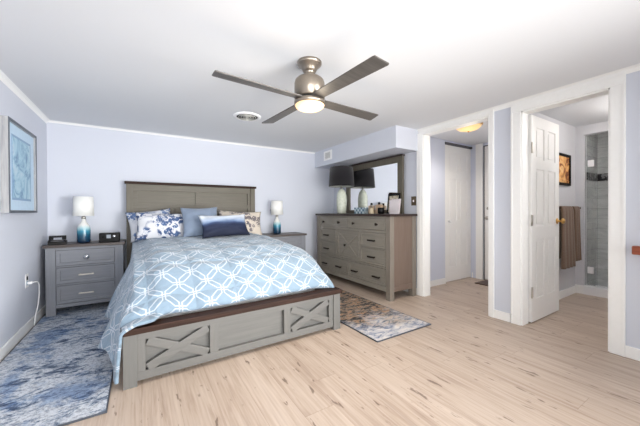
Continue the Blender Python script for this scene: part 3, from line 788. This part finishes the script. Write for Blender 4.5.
# big dark lamp
t = thing('table_lamp', 'pale green gourd lamp with black drum shade on the dresser', 'lamp', (2.795, 3.80, TOP))
MB().lathe([(.055, 0), (.066, .004), (.074, .05), (.082, .14), (.084, .22), (.078, .30), (.060, .36), (.034, .395), (.020, .405)]).build('base', 'pale_green', t)
MB().lathe([(.020, .402), (.014, .41), (.014, .45), (.006, .455), (.006, .50)]).build('neck', 'nickel', t)
MB().lathe([(.203, .440), (.210, .440), (.187, .752), (.182, .752)], cap=False, n=56).build('lamp_shade', 'shade_black', t)
MB().lathe([(.202, .442), (.181, .750)], cap=False, n=56).build('shade_lining', 'shade_in', t)
m = MB(); m.tube([(-.181, 0, .735), (.181, 0, .735)], .003); m.tube([(0, -.181, .735), (0, .181, .735)], .003); m.build('shade_spider', 'nickel', t)

# small things on the dresser
def on(name, label, cat, x, y, rz=0, group=None): return thing(name, label, cat, (x, y, TOP), rz, group)
t = on('trinket_box', 'small blue and white checked trinket box on the dresser', 'box', 2.84, 3.36, .1)
MB().box(-.05, .05, -.10, .10, 0, .075, .004).build('body', 'check', t); MB().box(-.053, .053, -.103, .103, .075, .092, .004).build('lid', 'check', t)
t = on('perfume_bottle', 'squat amber perfume bottle behind the checked box', 'bottle', 2.90, 3.20)
MB().box(-.025, .025, -.045, .045, 0, .12, .008).build('body', 'tan', t); MB().lathe([(.016, .12), (.016, .155), (.001, .157)]).build('cap', 'black', t)
t = on('perfume_bottle', 'wide tan perfume bottle with black cap, middle of dresser group', 'bottle', 2.88, 3.02)
MB().box(-.025, .025, -.055, .055, 0, .13, .010).build('body', 'tan', t); MB().lathe([(.017, .13), (.017, .165), (.001, .167)]).build('cap', 'black', t)
t = on('ceramic_jar', 'black open ceramic jar beside the photo frame', 'jar', 2.80, 2.90)
MB().lathe([(.035, 0), (.045, .01), (.047, .07), (.040, .085), (.034, .085), (.036, .02), (.001, .015)], cap=False).build('body', 'black', t)
t = on('perfume_bottle', 'clear white conical perfume bottle in front of the tan ones', 'bottle', 2.74, 3.02)
MB().lathe([(.030, 0), (.034, .01), (.020, .075), (.010, .085)]).build('body', 'amber', t); MB().lathe([(.009, .084), (.009, .10), (.014, .105), (.010, .125), (.001, .127)]).build('cap', 'nickel', t)
t = on('picture_frame', 'small black framed floral print leaning against the dresser mirror', 'picture', 2.955, 2.83, -.25)
t.rotation_euler = (0, .10, -.15)
b = MB(); 
for y0, y1, z0, z1 in ((-.125, -.105, 0, .28), (.105, .125, 0, .28), (-.105, .105, 0, .02), (-.105, .105, .25, .28)): b.box(-.012, .006, y0, y1, z0, z1, .002)
b.build('frame', 'blackm', t); MB().box(-.004, .004, -.105, .105, .02, .25).build('print', 'art_floral', t)
t = on('greeting_card', 'pale pink card standing in front of the floral print', 'card', 2.86, 2.72, -.1)
MB().box(-.003, 0, -.10, .09, 0, .185).build('front_leaf', 'pinkwhite', t); MB().box(-.002, .001, -.10, .09, 0, .20, rot=Matrix.Translation((.003, 0, 0)) @ Matrix.Rotation(.16, 4, 'Y')).build('back_leaf', 'pinkwhite', t)

# ------------------------------------------------------------------ ceiling fan
fan = thing('ceiling_fan', 'brushed nickel ceiling fan with four grey blades and lit glass', 'ceiling fan', (1.022, 1.765, H))
MB().lathe([(.086, 0), (.086, -.014), (.080, -.022), (.064, -.034), (.050, -.056), (.044, -.070)]).build('canopy', 'nickel_fan', fan)
MB().lathe([(.044, -.068), (.038, -.074), (.038, -.095), (.056, -.105), (.070, -.115)]).build('neck', 'nickel_fan', fan)
MB().lathe([(.050, -.110), (.088, -.117), (.101, -.130), (.107, -.150), (.107, -.252), (.100, -.256)], n=48).build('motor_housing', 'nickel_fan', fan)
MB().lathe([(.092, -.255), (.092, -.270)], n=48).build('blade_slot', 'vent_dark', fan)
MB().lathe([(.100, -.269), (.108, -.272), (.110, -.282), (.110, -.298), (.100, -.302)], n=48).build('switch_housing', 'nickel_fan', fan)
MB().lathe([(.100, -.300), (.104, -.304), (.098, -.316), (.078, -.328), (.045, -.335), (.001, -.337)], n=48).build('lamp_glass', 'fan_glass', fan)
for k in range(4):
    ang = math.radians(5+90*k)
    poly = [(.07, -.042), (.20, -.046), (.645, -.058), (.660, -.054), (.672, .044), (.662, .052), (.20, .044), (.07, .042)]
    Mx = Matrix.Rotation(ang, 4, 'Z') @ Matrix.Translation((0, 0, -.262)) @ Matrix.Rotation(math.radians(-9), 4, 'X')
    MB().prism(poly, -.004, .004, .002, Mx).build('blade', 'blade', fan)
def down(name, loc, power, color):
    d = bpy.data.lights.new(name, 'SPOT'); d.energy = power; d.color = color; d.shadow_soft_size = .1
    d.spot_size = math.radians(168); d.spot_blend = .6
    o = bpy.data.objects.new(name, d); COL.objects.link(o); o.location = loc; return o
bulb('fan_lamp_bulb', (1.022, 1.765, 1.72), 3, (1, .88, .70), .09)
down('fan_lamp_downlight', (1.022, 1.765, 1.79), 34, (1, .92, .80))

# round ceiling vent
t = thing('ceiling_vent', 'round white louvred ceiling vent beyond the fan', 'vent', (1.01, 3.12, H))
MB().lathe([(.150, 0), (.150, -.004), (.128, -.014), (.118, -.014), (.118, 0)], cap=False, n=48).build('rim', 'white_pl', t)
MB().lathe([(.118, -.001), (.001, -.002)], cap=False, n=48).build('recess', 'vent_dark', t)
for r in (.092, .066, .040, .014):
    MB().lathe([(r+.003, -.020), (r+.006, -.019), (r+.003, -.004), (r, -.004), (r+.003, -.020)], cap=False, n=48).build('louvre', 'shade_in', t)
# soffit grille
t = thing('wall_vent', 'small white square vent grille on the soffit face', 'vent', (2.665, 4.0, 2.03))
MB().box(-.008, 0, -.12, .12, -.078, .078, .003).build('frame', 'white_pl', t)
MB().box(-.010, -.007, -.075, .075, -.048, .048).build('recess', 'shade_in', t)
for i in range(6): MB().box(-.014, -.009, -.075, .075, -.043+i*.016, -.038+i*.016).build('slat', 'white_pl', t)
# hall ceiling light
t = thing('ceiling_light', 'gold-rimmed alabaster flush ceiling light in the hall', 'ceiling light', (3.44, 2.04, 2.165))
MB().lathe([(.150, 0), (.158, -.006), (.158, -.020), (.148, -.028), (.14, -.028)], n=48).build('rim', 'brass', t)
MB().lathe([(.145, -.026), (.135, -.045), (.105, -.068), (.060, -.082), (.012, -.087)], n=48).build('glass_bowl', 'hall_glass', t)
MB().lathe([(.010, -.085), (.012, -.092), (.006, -.10), (.001, -.104)], n=16).build('finial', 'brass', t)
bulb('hall_bulb', (3.44, 2.04, 1.90), 1.0, (1, .88, .72), .12)
down('hall_downlight', (3.44, 2.04, 2.04), 18, (1, .92, .82))
t = thing('ceiling_light', 'unseen white ceiling light added to brighten the bathroom', 'ceiling light', (4.25, .55, 2.20))
MB().lathe([(.14, 0), (.14, -.02), (.12, -.05), (.06, -.07), (.001, -.075)], n=40).build('glass_bowl', 'bath_fill_glass', t)  # unseen fixture, added to give the bathroom its own light
bulb('bath_fill', (4.25, .55, 2.02), 14, (1, .95, .9), .14)  # fill light under the added bathroom fixture

# ------------------------------------------------------------------ framed print, left wall
pd = .045
t = thing('framed_print', 'large pewter-framed blue watercolour print on the left wall', 'picture', (XL, 3.48, 1.468))
hy, hz = .352, .370
b = MB()
for y0, y1, z0, z1 in ((-hy, -hy+.022, -hz, hz), (hy-.022, hy, -hz, hz), (-hy+.022, hy-.022, -hz, -hz+.022), (-hy+.022, hy-.022, hz-.022, hz)): b.box(.001, pd, y0, y1, z0, z1, .002)
b.build('frame', 'frame_silver', t)
b = MB()
for y0, y1, z0, z1 in ((-hy, -hy+.02, -hz, hz), (hy-.02, hy, -hz, hz), (-hy+.02, hy-.02, -hz, -hz+.02), (-hy+.02, hy-.02, hz-.02, hz)): b.box(pd, pd+.004, y0, y1, z0, z1, .001)
b.build('frame_face', 'frame_edge', t)
MB().box(.004, .030, -hy+.02, hy-.02, -hz+.02, hz-.02).build('mat_board', 'matboard', t)
b = MB().box(.030, .0315, -.235, .235, -.265, .265); b.build('mat_line', 'matline', t)
MB().box(.0315, .033, -.215, .215, -.245, .245).build('print', 'art_blue', t)
# outlet, plug and cord
t = thing('wall_outlet', 'white wall outlet left of the nightstand', 'outlet', (XL, 3.69, .47))
MB().box(0, .006, -.038, .038, -.062, .062, .002).build('plate', 'white_pl', t)
MB().box(.005, .008, -.018, .018, .006, .040, .001).build('socket', 'vent_dark', t)
MB().box(.005, .008, -.018, .018, -.040, -.006, .001).build('socket', 'matline', t)
t = thing('power_cord', 'white power cord plugged into the outlet, hanging to the floor', 'cord', (XL, 3.69, .47))
MB().box(.008, .040, -.014, .016, -.034, -.010, .004).build('plug', 'white_pl', t)
pts = []
for p in [(.038, .0, -.022), (.060, .04, -.025), (.066, .08, -.06), (.062, .11, -.14), (.05, .13, -.25), (.035, .12, -.35), (.03, .10, -.42), (.03, .09, -.450)]: pts.append(Vector(p))
sm = []
for i in range(len(pts)-1):
    p0, p1, p2, p3 = pts[max(i-1, 0)], pts[i], pts[i+1], pts[min(i+2, len(pts)-1)]
    for q in range(6):
        s_ = q/6; sm.append(.5*((2*p1)+(-p0+p2)*s_+(2*p0-5*p1+4*p2-p3)*s_*s_+(-p0+3*p1-3*p2+p3)*s_**3))
sm.append(pts[-1]); MB().tube(sm, .005, 8).build('cable', 'white_pl', t)
# light switch
t = thing('light_switch', 'bronze light switch plate between mirror and hall opening', 'switch', (XR, 2.575, 1.23))
MB().box(-.006, 0, -.038, .038, -.060, .060, .002).build('plate', 'brassplate', t); MB().box(-.014, -.005, -.007, .007, -.014, .014, .002).build('toggle', 'pinkwhite', t)
# handrail
t = thing('handrail', 'short red-brown wooden handrail with black bracket on right wall', 'handrail', (XR, .2, .80))
MB().box(-.090, -.035, -.35, .365, -.022, .040, .012, seg=3).build('rail', 'rail', t)
m = MB(); m.tube([(0, .29, -.045), (-.03, .29, -.045), (-.055, .29, -.03), (-.060, .29, .0)], .007); m.lathe([(.022, 0), (.022, .006)], rot=Matrix.Translation((0, .29, -.045)) @ Matrix.Rotation(-PI/2, 4, 'Y')); m.build('bracket', 'blackm', t)

# ------------------------------------------------------------------ bathroom things
t = thing('framed_print', 'dark-framed amber landscape print on the bathroom wall', 'picture', (4.47, YBW, 1.605))
a, b_ = .225, .195
f_ = MB()
for x0, x1, z0, z1 in ((-a, -a+.03, -b_, b_), (a-.03, a, -b_, b_), (-a+.03, a-.03, -b_, -b_+.03), (-a+.03, a-.03, b_-.03, b_)): f_.box(x0, x1, -.025, 0, z0, z1, .003)
f_.build('frame', 'blackm', t); MB().box(-a+.03, a-.03, -.012, -.002, -b_+.03, b_-.03).build('print', 'art_brown', t)
t = thing('towel_bar', 'bronze towel bar on the bathroom wall under the amber print', 'towel bar', (4.52, YBW, 1.125))
m = MB(); m.tube([(-.36, -.06, 0), (.36, -.06, 0)], .008); m.build('bar', 'bronze', t)
for s in (-1, 1): MB().lathe([(.022, 0), (.022, .01), (.009, .015), (.009, .06), (.013, .068), (.001, .07)], rot=Matrix.Translation((s*.35, 0, 0)) @ Matrix.Rotation(PI/2, 4, 'X')).build('post', 'bronze', t)
def towel(x0, x1, zb, label, ph):
    bm = bmesh.new(); n, k = 18, 40; top = 1.139; yb = YBW-.06; prof = []
    Lf = top-zb
    for j in range(k+1):
        s_ = j/k
        if s_ < .4: prof.append((yb+.014, zb+.12+(top-.012-zb-.12)*s_/.4))
        elif s_ < .5: a_ = (s_-.4)/.1*PI; prof.append((yb+.014*math.cos(a_), top-.012+.014*math.sin(a_)))
        else: prof.append((yb-.014-.008*(s_-.5), top-.012-(Lf-.012)*(s_-.5)/.5))
    g = []
    for j, (y, z) in enumerate(prof):
        row = []
        for i in range(n+1):
            u = i/n; dw = .018*max(0, (top-z)/Lf); fx = math.sin(u*11+ph)*.016*(1 if j > k/2 else .3)*(.35+(top-z)/Lf)
            row.append(bm.verts.new((x0-dw*(1-u)*.5+(x1-x0)*u+dw*u*.5, y-abs(fx) if j > k/2 else y+fx*.2, z)))
        g.append(row)
    for j in range(k):
        for i in range(n):
            f = bm.faces.new((g[j][i], g[j][i+1], g[j+1][i+1], g[j+1][i])); f.smooth = True
    me = bpy.data.meshes.new('bath_towel'); bm.to_mesh(me); bm.free(); me.materials.append(MAT['towel'])
    o = bpy.data.objects.new('bath_towel', me); COL.objects.link(o); md = o.modifiers.new('thick', 'SOLIDIFY'); md.thickness = .014; md.offset = 0
    tag(o, label, 'towel')
    b = MB()
    for q in range(5): b.box(x0-.004, x1+.004, yb-.034, yb-.012, zb+.06+q*.035, zb+.072+q*.035, .003)
    b.build('woven_band', 'towel_band', o); return o
towel(4.235, 4.57, .40, 'longer brown bath towel on the bar, next to the open door', 0)
towel(4.62, 4.80, .46, 'shorter brown bath towel on the bar, nearest the shower', 2)
# shower glass
t = thing('shower_door', 'frameless glass shower door with chrome hinges', 'shower door', (BX+.05, 0, .112))
MB().box(-.004, .004, 1.248, 1.357, 0, 1.955).build('fixed_pane', 'glass', t)
MB().box(-.004, .004, .56, 1.240, .008, 1.955).build('door_pane', 'glass', t)
for z in (.16, 1.55): MB().box(-.012, .012, 1.275, 1.335, z, z+.085, .004).build('hinge', 'white_pl', t)
m = MB(); m.tube([(-.055, 1.13, .86), (-.055, 1.13, 1.06)], .008); m.build('pull_handle', 'chrome', t) if False else m.bm.free()
